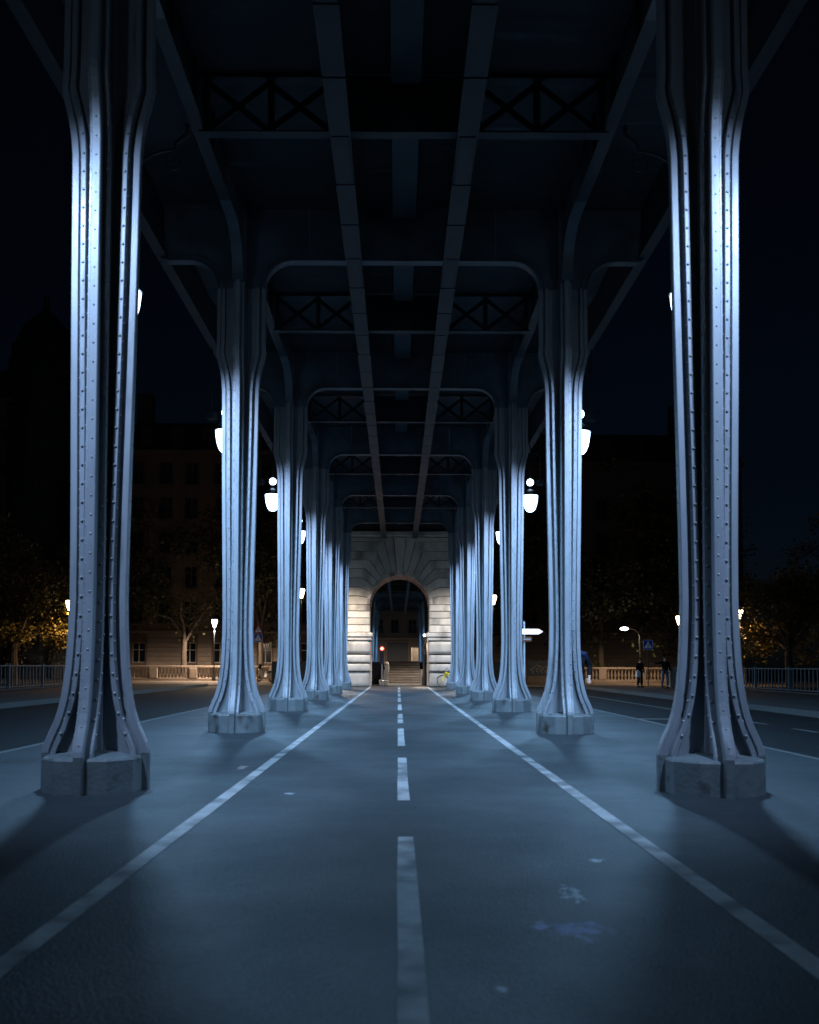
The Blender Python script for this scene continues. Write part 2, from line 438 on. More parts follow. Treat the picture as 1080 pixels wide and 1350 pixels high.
def ringpts(sc):
    pts = []
    for d in DIRS:
        ux, uy = d; vx, vy = -uy, ux
        for (u, v) in Q[:]: pts.append((( ux*u+vx*v)*sc, (uy*u+vy*v)*sc))
    return pts
lev = [(1.005,0),(1.0,.315),(.975,.335),(.90,.345),(.60,.365),(.30,.39)]
n = 16
for (sc, z) in lev: pl.v += [(x, y, z) for (x, y) in ringpts(sc)]
for i in range(len(lev)-1):
    for k in range(n): a, b = i*n+k, i*n+(k+1)%n; pl.f.append((a, b, b+n, a+n))
pl.f.append(tuple((len(lev)-1)*n+k for k in range(n)))
for d in DIRS: pl.sweep([(.536,0),(.536,.36)], RIB, d)
ME['plinth'] = pl.mesh("plinth", M_PLINTH)
rv = MB()
for d in DIRS:
    ux, uy = d; vx, vy = -uy, ux
    def P(u, v, z): return (ux*u+vx*v, uy*u+vy*v, z)
    for i, (u, z, tu, tz) in enumerate(path_len(BP, .19, .60, 7.12)):
        nu, nz = tz, -tu; q = -.112
        for sv in (-1, 1):
            rivet(rv, P(u+nu*q, sv*.073, z+nz*q), (ux*nu, uy*nu, nz), r=.018)
    for i, (u, z, tu, tz) in enumerate(path_len(BP, .19, .40, 7.1, .095)):
        nu, nz = tz, -tu
        rivet(rv, P(u, .0, z), (ux*nu, uy*nu, nz), r=.012, h=.007)
    for i, (u, z, tu, tz) in enumerate(path_len(BP, .19, .60, 7.1, .06)):
        nu, nz = tz, -tu; q = -.139
        for sv in (-1, 1): rivet(rv, P(u+nu*q, sv*.102, z+nz*q), (vx*sv, vy*sv, 0), r=.016)
ME['rivets'] = rv.mesh("rivets", M_PAINT)
def bracket_mesh(path, d, name):
    path = [p for p in path if p[1] > 8.2]
    ux, uy = d; vx, vy = -uy, ux
    m = MB().sweep(path, SECB, d)
    m.sweep([(u, z) for (u, z) in path if z > 7.3], [(-.10,-.055),(-.10,.055),(-.125,.055),(-.125,-.055)], d)
    for sv in (-.02, .02):
        pts = [(0, 8.3)] + list(path); o = len(m.v)
        for (u, z) in pts:
            uu = max(0, u-.02)
            m.v.append((ux*uu+vx*sv, uy*uu+vy*sv, z+.01 if u > .6 else z)); m.v.append((ux*uu+vx*sv, uy*uu+vy*sv, DECK-.02))
        for i in range(len(pts)-1): a = o+2*i; m.f.append((a, a+2, a+3, a+1))
    return m.mesh(name, M_SHADED)
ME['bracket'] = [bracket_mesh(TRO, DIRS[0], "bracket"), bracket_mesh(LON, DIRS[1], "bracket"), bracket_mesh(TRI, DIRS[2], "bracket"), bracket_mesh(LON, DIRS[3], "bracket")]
cp = MB()
cp.box(-.08, .08, -.08, .08, 7.25, DECK-.03)
ME['core'] = cp.mesh("capital_core", M_PAINT)
bd = MB()
for d in DIRS:
    ux, uy = d; vx, vy = -uy, ux
    c = [(ux*u+vx*v, uy*u+vy*v) for (u, v) in ((.05,-.115),(.43,-.115),(.43,.115),(.05,.115))]
    o = len(bd.v)
    for z in (7.24, 7.28):
        bd.v += [(x, y, z) for (x, y) in c]
    bd.f += [(o,o+1,o+5,o+4),(o+1,o+2,o+6,o+5),(o+2,o+3,o+7,o+6),(o+3,o,o+4,o+7),(o,o+3,o+2,o+1),(o+4,o+5,o+6,o+7)]
ME['band'] = bd.mesh("capital_band", M_PAINT)

def make_column(name, label, loc, rz, group):
    t = thing(name, label, "column", loc, rz, group)
    obj("plinth", ME['plinth'], t); obj("web", ME['web'], t)
    for i in range(4): obj("flange", ME['flange'][i], t)
    r = obj("rivets", ME['rivets'], t); r["kind"] = "stuff"
    for i in range(4): obj("bracket", ME['bracket'][i], t)
    obj("capital_core", ME['core'], t)
    return t
SIDE = {-1: "traffic light", 1: "yellow bicycle"}
for k, y in enumerate(COLS):
    for sx in (-1, 1):
        fromarch = len(COLS)-1-k
        pos = {5: "nearest the viewer and largest of", 4: "second from the viewer in", 3: "third from the viewer in", 2: "fourth from the viewer in", 1: "second from the stone arch in", 0: "nearest the stone arch in"}[fromarch]
        make_column("viaduct_column", f"riveted blue-grey steel column, {pos} the row on the {SIDE[sx]} side", (sx*CX, y, 0), 0 if sx > 0 else pi, "riveted columns carrying the viaduct")
YF = [85.6 + SP*k for k in range(6)]
for y in YF:
    for sx in (-1, 1):
        make_column("viaduct_column", f"far blue-grey viaduct column seen through the stone arch on the {SIDE[sx]} side", (sx*CX, y, 0), 0 if sx > 0 else pi, "far columns behind the stone arch")

# ------------------------------------------------------------------ viaduct deck
def deck(name, label, y0, y1, colys, mids):
    t = thing(name, label, "bridge deck", (0, 0, 0))
    # bottom flange + web of each cross girder over the columns
    gm = MB()
    L = CX-1.30
    gm.box(-L, L, -.10, .10, SOF, SOF+.03); gm.box(-L, L, -.02, .02, SOF+.028, DECK-.02)
    gm.box(-L, L, -.06, -.018, SOF+.03, SOF+.10); gm.box(-L, L, .018, .06, SOF+.03, SOF+.10)
    gme = gm.mesh("cross_girder", M_SHADED)
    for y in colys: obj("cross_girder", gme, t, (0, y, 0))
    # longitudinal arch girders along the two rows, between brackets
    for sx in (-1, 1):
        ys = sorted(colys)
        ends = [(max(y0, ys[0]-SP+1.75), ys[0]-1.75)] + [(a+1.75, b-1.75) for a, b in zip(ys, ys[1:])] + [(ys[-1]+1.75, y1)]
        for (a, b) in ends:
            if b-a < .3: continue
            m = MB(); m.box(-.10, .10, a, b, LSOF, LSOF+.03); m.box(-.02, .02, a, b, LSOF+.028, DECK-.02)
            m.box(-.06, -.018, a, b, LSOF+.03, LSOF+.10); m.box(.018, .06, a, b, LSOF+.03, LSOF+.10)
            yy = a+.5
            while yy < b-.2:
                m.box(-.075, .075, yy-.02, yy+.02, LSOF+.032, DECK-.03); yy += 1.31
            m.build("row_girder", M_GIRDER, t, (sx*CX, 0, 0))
        # fascia girder at the outer edge
        f = MB(); f.box(-.10, .10, y0, y1, SOF+.06, SOF+.10); f.box(-.02, .02, y0, y1, SOF+.09, DECK+.35); f.box(-.12, .16, y0, y1, DECK+.34, DECK+.42)
        f.build("edge_girder", M_GIRDER, t, (sx*4.62, 0, 0))
        # rail beams with cover plates
        b = MB(); b.box(-.03, .03, y0, y1, SOF+.01, DECK-.02); b.box(-.15, .15, y0, y1, SOF-.03, SOF+.012)
        bo = b.build("rail_beam", M_GIRDER, t, (sx*.93, 0, 0))
        cm = MB().box(-.155, .155, 0, 1.27, SOF-.05, SOF-.032).mesh("cover_plate", M_GIRDER)
        cm2 = MB().box(-.115, .115, 0, 1.27, SOF-.05, SOF-.032).mesh("cover_plate", M_GIRDER)
        yy = y0; i = 0
        while yy < y1-1.3:
            obj("cover_plate", cm if i % 3 else cm2, bo, (0, yy, 0)); yy += 1.31; i += 1
    # lattice cross girders at mid bay
    bar = MB().box(-.62, .62, -.012, .012, -.045, .045).mesh("lattice_bar", M_GIRDER)
    for y in mids:
        m = MB(); m.box(-CX+.05, CX-.05, -.09, .09, SOF+.14, SOF+.165); m.box(-CX+.05, CX-.05, -.09, .09, DECK-.13, DECK-.105)
        for xx in (-2.95, -1.98, -1.1, 1.1, 1.98, 2.95): m.box(xx-.05, xx+.05, -.03, .03, SOF+.165, DECK-.13)
        m.box(-.90, .90, -.02, .02, SOF+.16, DECK-.12)
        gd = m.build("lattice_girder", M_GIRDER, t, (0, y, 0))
        for sx in (-1, 1):
            for xc in (1.54, 2.46):
                for s in (-1, 1):
                    o = obj("lattice_bar", bar, gd, (sx*xc, s*.014, (SOF+.165+DECK-.13)/2)); o.rotation_euler.y = s*radians(38.5)
    # deck plates: vaulted fields between girders
    def plate(w, ln, rise, nm):
        m = MB(); n = 8; V = []; F = []
        for i in range(n+1):
            q = i/n; z = rise*4*q*(1-q)
            V += [(-w/2, q*ln, z), (w/2, q*ln, z)]
        for i in range(n): F.append((2*i, 2*i+1, 2*i+3, 2*i+2))
        return m.add(V, F).mesh(nm, M_DECK)
    half = SP/2
    pa = plate(CX-.95, half, .10, "deck_plate"); pb = plate(1.8, half, .16, "deck_plate"); pc = plate(1.50, half, .10, "deck_plate")
    duct = MB().box(-.22, .22, .18, half-.18, DECK-.28, DECK-.01).mesh("cable_trough", M_TROUGH)
    yy = min(colys)
    while yy > y0+half: yy -= half
    while yy < y1-.2:
        for sx in (-1, 1):
            obj("deck_plate", pa, t, (sx*(.93+CX)/2, yy, DECK-.06)); obj("deck_plate", pc, t, (sx*(CX+.77), yy, DECK-.06))
        obj("deck_plate", pb, t, (0, yy, DECK-.02)); obj("cable_trough", duct, t, (.03, yy, 0))
        yy += half
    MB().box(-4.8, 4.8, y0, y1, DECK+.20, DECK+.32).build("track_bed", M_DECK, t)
    return t
MIDS = [Y1 - SP/2 + SP*k for k in range(7)]
deck("viaduct_deck", "dark steel viaduct deck of girders and lattice carried overhead by the columns", -3, YA-.02, COLS, MIDS[:-1])
deck("viaduct_deck", "far dark viaduct deck overhead beyond the stone arch", 57.2, 136, YF, [y+SP/2 for y in YF])

# ------------------------------------------------------------------ hanging lanterns of the viaduct
def lantern_protos():
    c = MB()
    c.lathe([(.02,6.98),(.10,6.95),(.20,6.88),(.255,6.80),(.27,6.765),(.27,6.75),(.24,6.752)], 20)
    ME['l_cap'] = c.mesh("shade_cap", M_IRON, True)
    b = MB(); b.lathe([(.245,6.755),(.243,6.68),(.228,6.55),(.20,6.42),(.155,6.31),(.10,6.245),(.03,6.225)], 20)
    ME['l_bowl'] = b.mesh("glass_bowl", M_BOWL, True)
    s = MB(); s.tube([(0,0,6.97),(0,0,7.08)], .022); s.tube([(0,0,7.30),(0,0,8.15)], .018)
    ME['l_stem'] = s.mesh("stem", M_IRON)
    gm = MB(); gm.sphere((0,0,7.19), .115, 14, 8)
    ME['l_globe'] = gm.mesh("globe", M_BOWL, True)
    a = MB()   # scrolled arm: +x points outwards, girder at x = -.8
    pts = [(-.72+.12*cos(t)*(1-.10*t), 0, 8.78+.12*sin(t)*(1-.10*t)) for t in [(-1.5*pi + i*.35) for i in range(0, 20)]]
    arc1 = [(-.72 + .75*sin(t), 0, 8.15 + .76*cos(t)) for t in [i*pi/2/10 for i in range(0, 11)]]
    a.tube([(-.72, 0, 9.0)] + arc1, .022, 6); 
    sp = [(-.72 + (.03+.025*i*.35)*cos(i*.5), 0, 8.72 + (.03+.025*i*.35)*sin(i*.5)) for i in range(16)]
    a.tube(sp, .014, 6)
    sp = [(.14 + (.02+.018*i*.35)*cos(-i*.5+1), 0, 8.05 + (.02+.018*i*.35)*sin(-i*.5+1)) for i in range(16)]
    a.tube(sp, .012, 6)
    a.tube([(.02,0,7.9),(.25,0,8.2),(.2,0,8.45),(.0,0,8.5)], .012, 6)
    a.tube([(-.72,0,9.0),(-.90,0,9.15),(-.90,0,9.3)], .03, 6)
    ME['l_arm'] = a.mesh("scroll_arm", M_GIRDER)
lantern_protos()
def light(name, kind, loc, energy, color, parent=None, radius=.12, spot=None, blend=.3):
    d = bpy.data.lights.new(name, kind); d.energy = energy; d.color = color; d.shadow_soft_size = radius
    if kind == 'SPOT': d.spot_size = radians(spot); d.spot_blend = blend
    o = bpy.data.objects.new(name, d); col.objects.link(o); o.location = loc
    if parent: o.parent = parent
    return o
def lantern(x, y, label, group, power, color):
    sx = 1 if x > 0 else -1
    t = thing("hanging_lantern", label, "lantern", (x, y, 0), 0 if sx > 0 else pi, group)
    obj("scroll_arm", ME['l_arm'], t); obj("stem", ME['l_stem'], t); obj("shade_cap", ME['l_cap'], t)
    obj("glass_bowl", ME['l_bowl'], t); obj("globe", ME['l_globe'], t)
    if power: light("lantern_light", 'SPOT', (0, 0, 6.17), power, color, t, .16, 180, .75)
    return t
WORD = ["first", "second", "third", "fourth", "fifth", "sixth"]
for k, y in enumerate(MIDS[:-1]):
    for sx in (-1, 1):
        lb = f"white glass lantern hung before the first column, {SIDE[sx]} side" if k == 0 else f"glowing white bell lantern hung between {WORD[k-1]} and {WORD[k]} columns from the viewer, {SIDE[sx]} side"
        lantern(4.20 if sx > 0 else -4.13, y, lb, "hanging lanterns along the viaduct", LAMP_W if k else 0, LAMP_COL)
# small floodlights added under the deck edge, each to light the column beyond it
FLOOD_Z = 7.3
fl = MB(); fl.box(-.11, .11, -.07, .07, .0, .16); fl.box(-.13, .13, .06, .085, -.02, .18)
ME['f_head'] = fl.mesh("added_flood_head", M_IRON)
ME['f_stem'] = MB().tube([(0, 0, FLOOD_Z+.16), (0, 0, SOF+.06)], .018, 6).mesh("stem", M_IRON)
for k, yc in enumerate(COLS):
    for sx in (-1, 1):
        p = Vector((sx*4.68, yc-3.0, 0))
        t = thing("added_flood", f"small black floodlight put in under the deck edge to light the {WORD[k]} column, {SIDE[sx]} side", "added_flood", p, 0, "added floodlights under the deck edge")
        aim = Vector((sx*CX, yc, 3.3)) - Vector((p.x, p.y, FLOOD_Z))
        h = obj("added_flood_head", ME['f_head'], t, (0, 0, FLOOD_Z), math.atan2(-aim.x, aim.y)); obj("stem", ME['f_stem'], t)
        u = aim.normalized()
        b = light("added_flood_beam", 'SPOT', Vector((0, 0, FLOOD_Z-.02)) + Vector((aim.x, aim.y, 0)).normalized()*.14, FLOOD_W, FLOOD_COL, t, .12, 86, 1.0)
        b.rotation_euler = aim.to_track_quat('-Z', 'Y').to_euler()
for sx in (-1, 1):
    lantern(sx*4.14, 51.4, f"white lantern hung between the last column and the stone arch, {SIDE[sx]} side", "hanging lanterns along the viaduct", LAMP_W*(1.5 if sx < 0 else 1.0), (1.0, .88, .74) if sx < 0 else (.9, .88, .86))
FARL = {97.4: "foremost", 113.1: "middle", 130.0: "last"}
for y in (97.4, 113.1, 130.0):
    for sx in (-1, 1):
        lantern(sx*4.14, y, f"{FARL[y]} tiny far lantern seen through the stone arch, {SIDE[sx]} side", "far lanterns behind the stone arch", LAMP_W*(1.6 if y < 120 else 1.5), LAMP_COL if y < 120 else (1, .78, .6))

# ------------------------------------------------------------------ stone arch
def stone_arch():
    t = thing("stone_arch", "rusticated stone archway closing the promenade under the viaduct", "archway", (0.03, YA, 0))
    R, ZC, ZT, XE, DP = 1.79, 4.95, 9.05, 3.45, 3.0
    # body behind the facing stones (mortar colour), tunnel through
    n = 24; body = MB()
    inn = [(-R-.02, 0)] + [(-(R+.02)*cos(pi*i/n), ZC + (R+.02)*sin(pi*i/n)) for i in range(n+1)] + [(R+.02, 0)]
    top = [(-XE, 0)] + [(-XE + 2*XE*i/n, ZT+.9) for i in range(n+1)] + [(XE, 0)]
    o = 0; N = len(inn)
    for yy in (.05, DP): body.v += [(x, yy, z) for x, z in inn] + [(x, yy, z) for x, z in top]
    for i in range(N-1):
        a, b = i, i+1
        body.f += [(a, b, N+b, N+a), (2*N+b, 2*N+a, 3*N+a, 3*N+b), (b, a, 2*N+a, 2*N+b), (N+a, N+b, 3*N+b, 3*N+a)]
    body.build("core", M_JOINT, t)
    ang = [0, 12, 24, 35.5, 46, 56, 66.5, 76.5, 85]
    rad = [2.45, 2.5, 2.62, 2.8, 3.05, 3.28, 3.55, 3.95, 4.12]
    G = .03
    def pt(a, r): return (r*cos(radians(a)), ZC + r*sin(radians(a)))
    for sx in (-1, 1):
        for i in range(8):
            a0, a1 = ang[i] + .35, ang[i+1] - .35
            inner = [pt(a0 + (a1-a0)*k/4, R) for k in range(5)]
            p0, p1 = pt(a0, rad[i]), pt(a1, rad[i+1])
            p0 = (p0[0], p0[1]); p1 = (p1[0], min(p1[1], ZT))
            poly = inner + [p1, (XE, p1[1]-G), (XE, p0[1]), p0]
            if p1[1]-p0[1] < .05: poly = inner + [p1, (XE, p1[1]), p0]
            poly = [(sx*x, z) for x, z in poly]
            MB().prism(poly, -random.uniform(.0, .035), .9, .03).build("voussoir", M_STONE, t)
            # ring moulding is the inner lip of each stone
        # jamb courses between impost and springing
        for (z0, z1) in ((3.25,3.70),(3.70,4.12),(4.12,4.54),(4.54,4.95)):
            a, b = sorted((sx*R, sx*XE))
            MB().bbox(a, b, -random.uniform(.0,.035), .9, z0+G/2, z1-G/2, .03).build("jamb_stone", M_STONE, t)
        # impost
        a, b = sorted((sx*(R-.17), sx*(XE+.05)))
        im = MB().bbox(a, b, -.22, .98, 2.98, 3.235, .04); im.bbox(a+.06, b-.06, -.15, .92, 2.76, 2.978, .05)
        im.build("impost", M_STONE, t)
        # bulging pier courses
        for (z0, z1, bul) in ((0,.86,.05),(.86,1.40,.13),(1.40,1.93,.13),(1.93,2.75,.15)):
            x0, x1 = R-.06, XE; m = MB(); ns = 8; V = []; F = []
            for k in range(ns+1):
                q = k/ns; z = z0+G + (z1-z0-2*G)*q; e = bul*math.sqrt(max(0, 1-(2*q-1)**4)) 
                V += [(sx*(x0+.10-e*.7), .25, z), (sx*(x0+.13-e*.6), -.02-e*.35, z), (sx*(x0+.28), -.05-e, z), (sx*(x1-.1), -.05-e, z), (sx*x1, .3, z)]
            for k in range(ns):
                for j in range(4): a = k*5+j; F.append((a, a+1, a+6, a+5))
            F.append((0,1,2,3,4)); F.append(tuple(ns*5+j for j in range(5)))
            m.add(V, F).build("pier_stone", M_STONE, t, None, True)
            # inner reveal stones
            for yy in (.28, 1.2, 2.1):
                a, b = sorted((sx*(R-.05), sx*(R+.3)))
                MB().box(a, b, yy, yy+.88, z0+G/2, z1-G/2).build("reveal_stone", M_STONE, t)
    # keystone, proud of the face
    ks = [pt(85.3 + 9.4*k/3, R-.03) for k in range(4)]
    MB().prism(ks + [(-.36, ZT-.02), (.36, ZT-.02)], -.14, .9, .03).build("keystone", M_STONE, t)
    # inner ring: lip of the intrados
    for i in range(18):
        a0, a1 = 180*i/18+.3, 180*(i+1)/18-.3
        ipts = [pt(a0+(a1-a0)*k/3, R-.015) for k in range(4)]; opts = [pt(a1+(a0-a1)*k/3, R+.20) for k in range(4)]
        MB().prism(ipts+opts, -.06, .86, .03).build("ring_stone", M_STONE, t)
    # vault soffit stones
    for j in range(3):
        for i in range(12):
            a0, a1 = 180*i/12+.4, 180*(i+1)/12-.4
            MB().prism([pt(a0,R),pt((a0+a1)/2,R),pt(a1,R),pt(a1,R+.25),pt(a0,R+.25)], .92+.69*j, 1.59+.69*j).build("vault_stone", M_STONE, t)
    MB().bbox(-XE-.1, XE+.1, -.25, .5, ZT+.02, ZT+.35, .05).build("cornice", M_STONE, t)
    return t
stone_arch()

# ------------------------------------------------------------------ beyond the arch: stairs, upper terrace, end building
def stairs():
    t = thing("stone_stairs", "flight of worn stone steps behind the archway", "stairs", (.36, 60.5, 0))
    MB().bbox(-1.5, 1.6, -2.6, -.02, -.25, .06, .02).build("landing", M_STONE, t)
    for i in range(9):
        z = .06+.17*i
        MB().bbox(-1.1, 1.1, .32*i-.05, .32*i+.36, z+.09, z+.16, .015).build("tread", M_STONE, t)
        MB().box(-1.09, 1.09, .32*i, .32*i+.34, z-.02, z+.088).build("shaded_riser", M_STONE_D, t)  # darker stone puts the shade of the risers into the colour
    for sx in (-1, 1):
        a, b = sorted((sx*1.12, sx*1.42))
        MB().bbox(a, b, -.1, 3.3, -.25, .35, .03).build("string_wall", M_STONE, t)
        MB().bbox(a, b, 1.0, 3.3, .35, 1.0, .03).build("string_wall", M_STONE, t)
    return t
stairs()
struct("upper_terrace", MB().box(-9, 9, 63.4, 142, -.3, 1.52), M_SIDE, "raised terrace behind the stairs")
def balus(mb, x, y, z0, h, r=.09):
    mb.lathe([(r*.9,z0),(r*.9,z0+h*.08),(r*.45,z0+h*.14),(r*1.05,z0+h*.36),(r*.6,z0+h*.62),(r*.42,z0+h*.80),(r*.85,z0+h*.9),(r*.85,z0+h)], 7, x, y)
sc = thing("stair_scroll", "pale carved stone scroll at the foot of the stairs", "stone scroll", (-.96, 57.4, 0))
MB().bbox(-.30, .30, -.3, .3, 0, .34, .03).build("scroll_base", M_STONE, sc)
MB().prism([(-.05,.34),(.28,.34),(.26,.7),(.36,1.0),(.34,1.3),(.18,1.42),(.02,1.3),(.08,1.0),(-.02,.7)], -.14, .14, .04).build("scroll_body", M_STONE, sc)
MB().lathe([(.13,1.28),(.18,1.36),(.13,1.48),(.02,1.52)], 10, .16, 0).build("scroll_finial", M_STONE, sc)

# ------------------------------------------------------------------ facades
WIN = {}
def window_mesh(w, h, key, fm=M_FRAME_SHADE):
    fr = MB(); t = .09
    fr.box(-w/2, -w/2+t, 0, .08, 0, h); fr.box(w/2-t, w/2, 0, .08, 0, h); fr.box(-w/2+t, w/2-t, 0, .08, 0, t); fr.box(-w/2+t, w/2-t, 0, .08, h-t, h)
    fr.box(-.05, .05, .005, .075, t, h-t); fr.box(-w/2+t, -.05, .005, .075, h*.62, h*.62+.07); fr.box(.05, w/2-t, .005, .075, h*.62, h*.62+.07)
    pn = MB(); pn.box(-w/2+t*.6, w/2-t*.6, .035, .045, t*.6, h-t*.6)
    WIN[key] = (fr.mesh("window", fm), pn.mesh("pane", M_GLASS))
window_mesh(1.30, 2.0, 'low', M_FRAME); window_mesh(1.25, 2.2, 'up'); window_mesh(1.0, 1.5, 'attic')
guard = MB()
guard.box(-.75, .75, -.30, -.26, .9, .95); guard.box(-.75, .75, -.30, -.27, .05, .09)
for i in range(13): guard.box(-.74+i*.123, -.72+i*.123, -.295, -.275, .06, .92)
GUARD = guard.mesh("window_guard", M_IRON)
def facade(name, label, x0, x1, y, xs_low, xs_up, ztop, floor0=4.6, fh=3.45, lowdoor=None, roof=True, rustic=True, depth=12):
    t = thing(name, label, "building", ((x0+x1)/2, y, 0)); ox = (x0+x1)/2
    rects = []
    for x in xs_low: rects.append((x-.65, x+.65, 1.46, 3.46, 'low'))
    z = floor0+.75; nf = 0
    while z + 2.8 < ztop:
        for x in xs_up: rects.append((x-.625, x+.625, z, z+2.2, 'up'))
        z += fh; nf += 1
    # wall: grid cells minus openings
    X = sorted(set([x0, x1] + [r[0] for r in rects] + [r[1] for r in rects])); Z = sorted(set([-.3, floor0, ztop] + [r[2] for r in rects] + [r[3] for r in rects]))
    m = MB()
    for i in range(len(X)-1):
        for j in range(len(Z)-1):
            cx, cz = (X[i]+X[i+1])/2, (Z[j]+Z[j+1])/2
            if any(r[0] < cx < r[1] and r[2] < cz < r[3] for r in rects): continue
            m.add([(X[i]-ox,0,Z[j]),(X[i+1]-ox,0,Z[j]),(X[i+1]-ox,0,Z[j+1]),(X[i]-ox,0,Z[j+1])], [(0,1,2,3)])
    for (a, b, c, d, k) in rects:
        a -= ox; b -= ox
        m.add([(a,0,c),(b,0,c),(b,0,d),(a,0,d),(a,.3,c),(b,.3,c),(b,.3,d),(a,.3,d)], [(0,1,5,4),(1,2,6,5),(2,3,7,6),(3,0,4,7)])
    m.add([(x0-ox,0,-.3),(x0-ox,depth,-.3),(x0-ox,depth,ztop),(x0-ox,0,ztop),(x1-ox,0,-.3),(x1-ox,depth,-.3),(x1-ox,depth,ztop),(x1-ox,0,ztop)], [(0,1,2,3),(4,7,6,5),(1,5,6,2),(3,2,6,7)])
    m.build("wall", M_FACADE, t)
    for (a, b, c, d, k) in rects:
        f, p = WIN[k]; wdw = obj("window", f, t, ((a+b)/2-ox, .2, c)); obj("pane", p, wdw)
        if k == 'up': obj("window_guard", GUARD, wdw, (0, 0, 0))
    MB().box(x0-ox-.1, x1-ox+.1, -.30, -.002, floor0-.22, floor0).build("string_course", M_ASHLAR_LIT, t)
    MB().box(x0-ox-.1, x1-ox+.1, -.5, -.002, ztop-.4, ztop).build("cornice", M_FACADE, t)
    if rustic:     # coursed ground-floor stones between the windows
        cuts = sorted(xs_low); edges = [x0] + sum([[x-.82, x+.82] for x in cuts], []) + [x1]
        for q in range(0, len(edges)-1, 2):
            a, b = max(edges[q], x0), min(edges[q+1], x1)
            if b-a < .25: continue
            zz = .3
            while zz < floor0-.35:
                MB().bbox(a-ox, b-ox, -.07, -.003, zz, zz+.42, .03).build("ashlar_course", M_ASHLAR_LIT, t); zz += .45
    if roof:
        r = MB(); a, b = x0-ox, x1-ox
        r.add([(a,-.1,ztop),(b,-.1,ztop),(b,1.6,ztop+3.2),(a,1.6,ztop+3.2),(a,depth-2,ztop+4.6),(b,depth-2,ztop+4.6),(a,depth,ztop),(b,depth,ztop)], [(0,1,2,3),(3,2,5,4),(4,5,7,6),(0,3,4,6),(1,7,5,2)])
        ro = r.build("roof", M_SLATE, t)
        xx = a+2.2
        while xx < b-1:
            dm = MB().box(xx-.65, xx+.65, .05, 2.2, ztop+.5, ztop+2.4); dm.build("dormer", M_SLATE, ro)
            xx += 3.1
        for xx in (a+4, b-5): MB().box(xx-.8, xx+.8, 4, 5, ztop+3, ztop+7).build("chimney", M_FACADE, ro)
    return t
S88 = 1180/88.0
def wx(px): return (px-525)/S88 - .058
facade("apartment_building", "stone apartment block with lit ground-floor windows behind the bare plane tree", -30.5, -6.0, 88, [wx(v) for v in (150, 183, 250, 290, 350, 405)], [wx(v) for v in (140, 178, 216, 250, 290, 350, 405)], 22.5)
facade("apartment_building", "brownish stone block with tall windows behind the pointing person", 6.0, 34.0, 88, [wx(v) for v in (640, 850+60, 950)], [wx(v) for v in (640, 700, 795, 850, 876, 930, 970)], 21.5)
rt = facade("apartment_building", "dark domed corner building behind trees at the railing", -46, -33.0, 84, [-44, -41, -38, -35], [-44, -41, -38, -35], 26.5)
dm = MB(); dm.lathe([(3.6, 0), (3.6, 27.5), (3.9, 27.6), (3.9, 28.1), (3.5, 28.2), (3.4, 30), (3.0, 32), (2.2, 34), (1.1, 35.3), (.35, 36), (.25, 37.5)], 16, 0, 2.6)
d_o = dm.build("corner_tower", M_SLATE, rt, (4.7, 0, 0))
for a in (-60, -20, 20):
    for z in (9, 13, 17, 21, 24.5):
        f, p = WIN['attic']; o = obj("window", f, d_o, (3.62*sin(radians(a)), 2.6-3.62*cos(radians(a)), z)); o.rotation_euler.z = radians(a)
# end building across the far terrace
eb = facade("end_building", "brown building with a dark doorway at the far end of the arch view", -14, 14, 140, [], [-6, -3, -.6, 2.2, 5], 16, floor0=5.6, rustic=False)
MB().box(-2.0, 1.75, -.06, -.004, 1.5, 5.3).build("door_surround", M_FACADE, eb)
MB().box(-1.75, 1.5, -.14, -.062, 1.5, 4.9).build("door", M_DOOR, eb)
bp_ = thing("beige_hoarding", "beige hoarding panel beside the dark doorway above the stairs", "panel", (2.5, 132, 1.52))
MB().bbox(-.5, .5, 0, .08, 0, 2.4, .01).build("hoarding_board", M_BEIGE, bp_)
MB().box(-.55, -.5, -.02, .10, 0, 2.5).build("hoarding_post", M_SIGNW, bp_)

# ------------------------------------------------------------------ railings of the bridge
def railing(x, y0, y1, label):
    t = thing("bridge_railing", label, "railing", (x, y0, .05))
    L = y1-y0
    MB().box(-.04, .04, 0, L, 1.10, 1.16).build("top_rail", M_RAIL, t); MB().box(-.03, .03, 0, L, .12, .17).build("bottom_rail", M_RAIL, t)
    MB().box(-.12, .12, 0, L, 0, .07).build("footing", M_KERB, t)
    bar = MB().box(-.022, .022, -.03, .03, .17, 1.10).mesh("bar", M_RAIL); post = MB().box(-.06, .06, -.06, .06, .07, 1.24).mesh("post", M_RAIL)
    y = .0; i = 0
    while y < L:
        if i % 10 == 0: obj("post", post, t, (0, y, 0))
        else: obj("bar", bar, t, (0, y, 0))
        y += .40; i += 1
railing(-18.3, 30, 55, "blue-grey bar railing below the orange-lit tree, lantern side")
railing(18.3, 30, 55, "blue-grey bar railing under the orange leaves beside the pale parapet block")

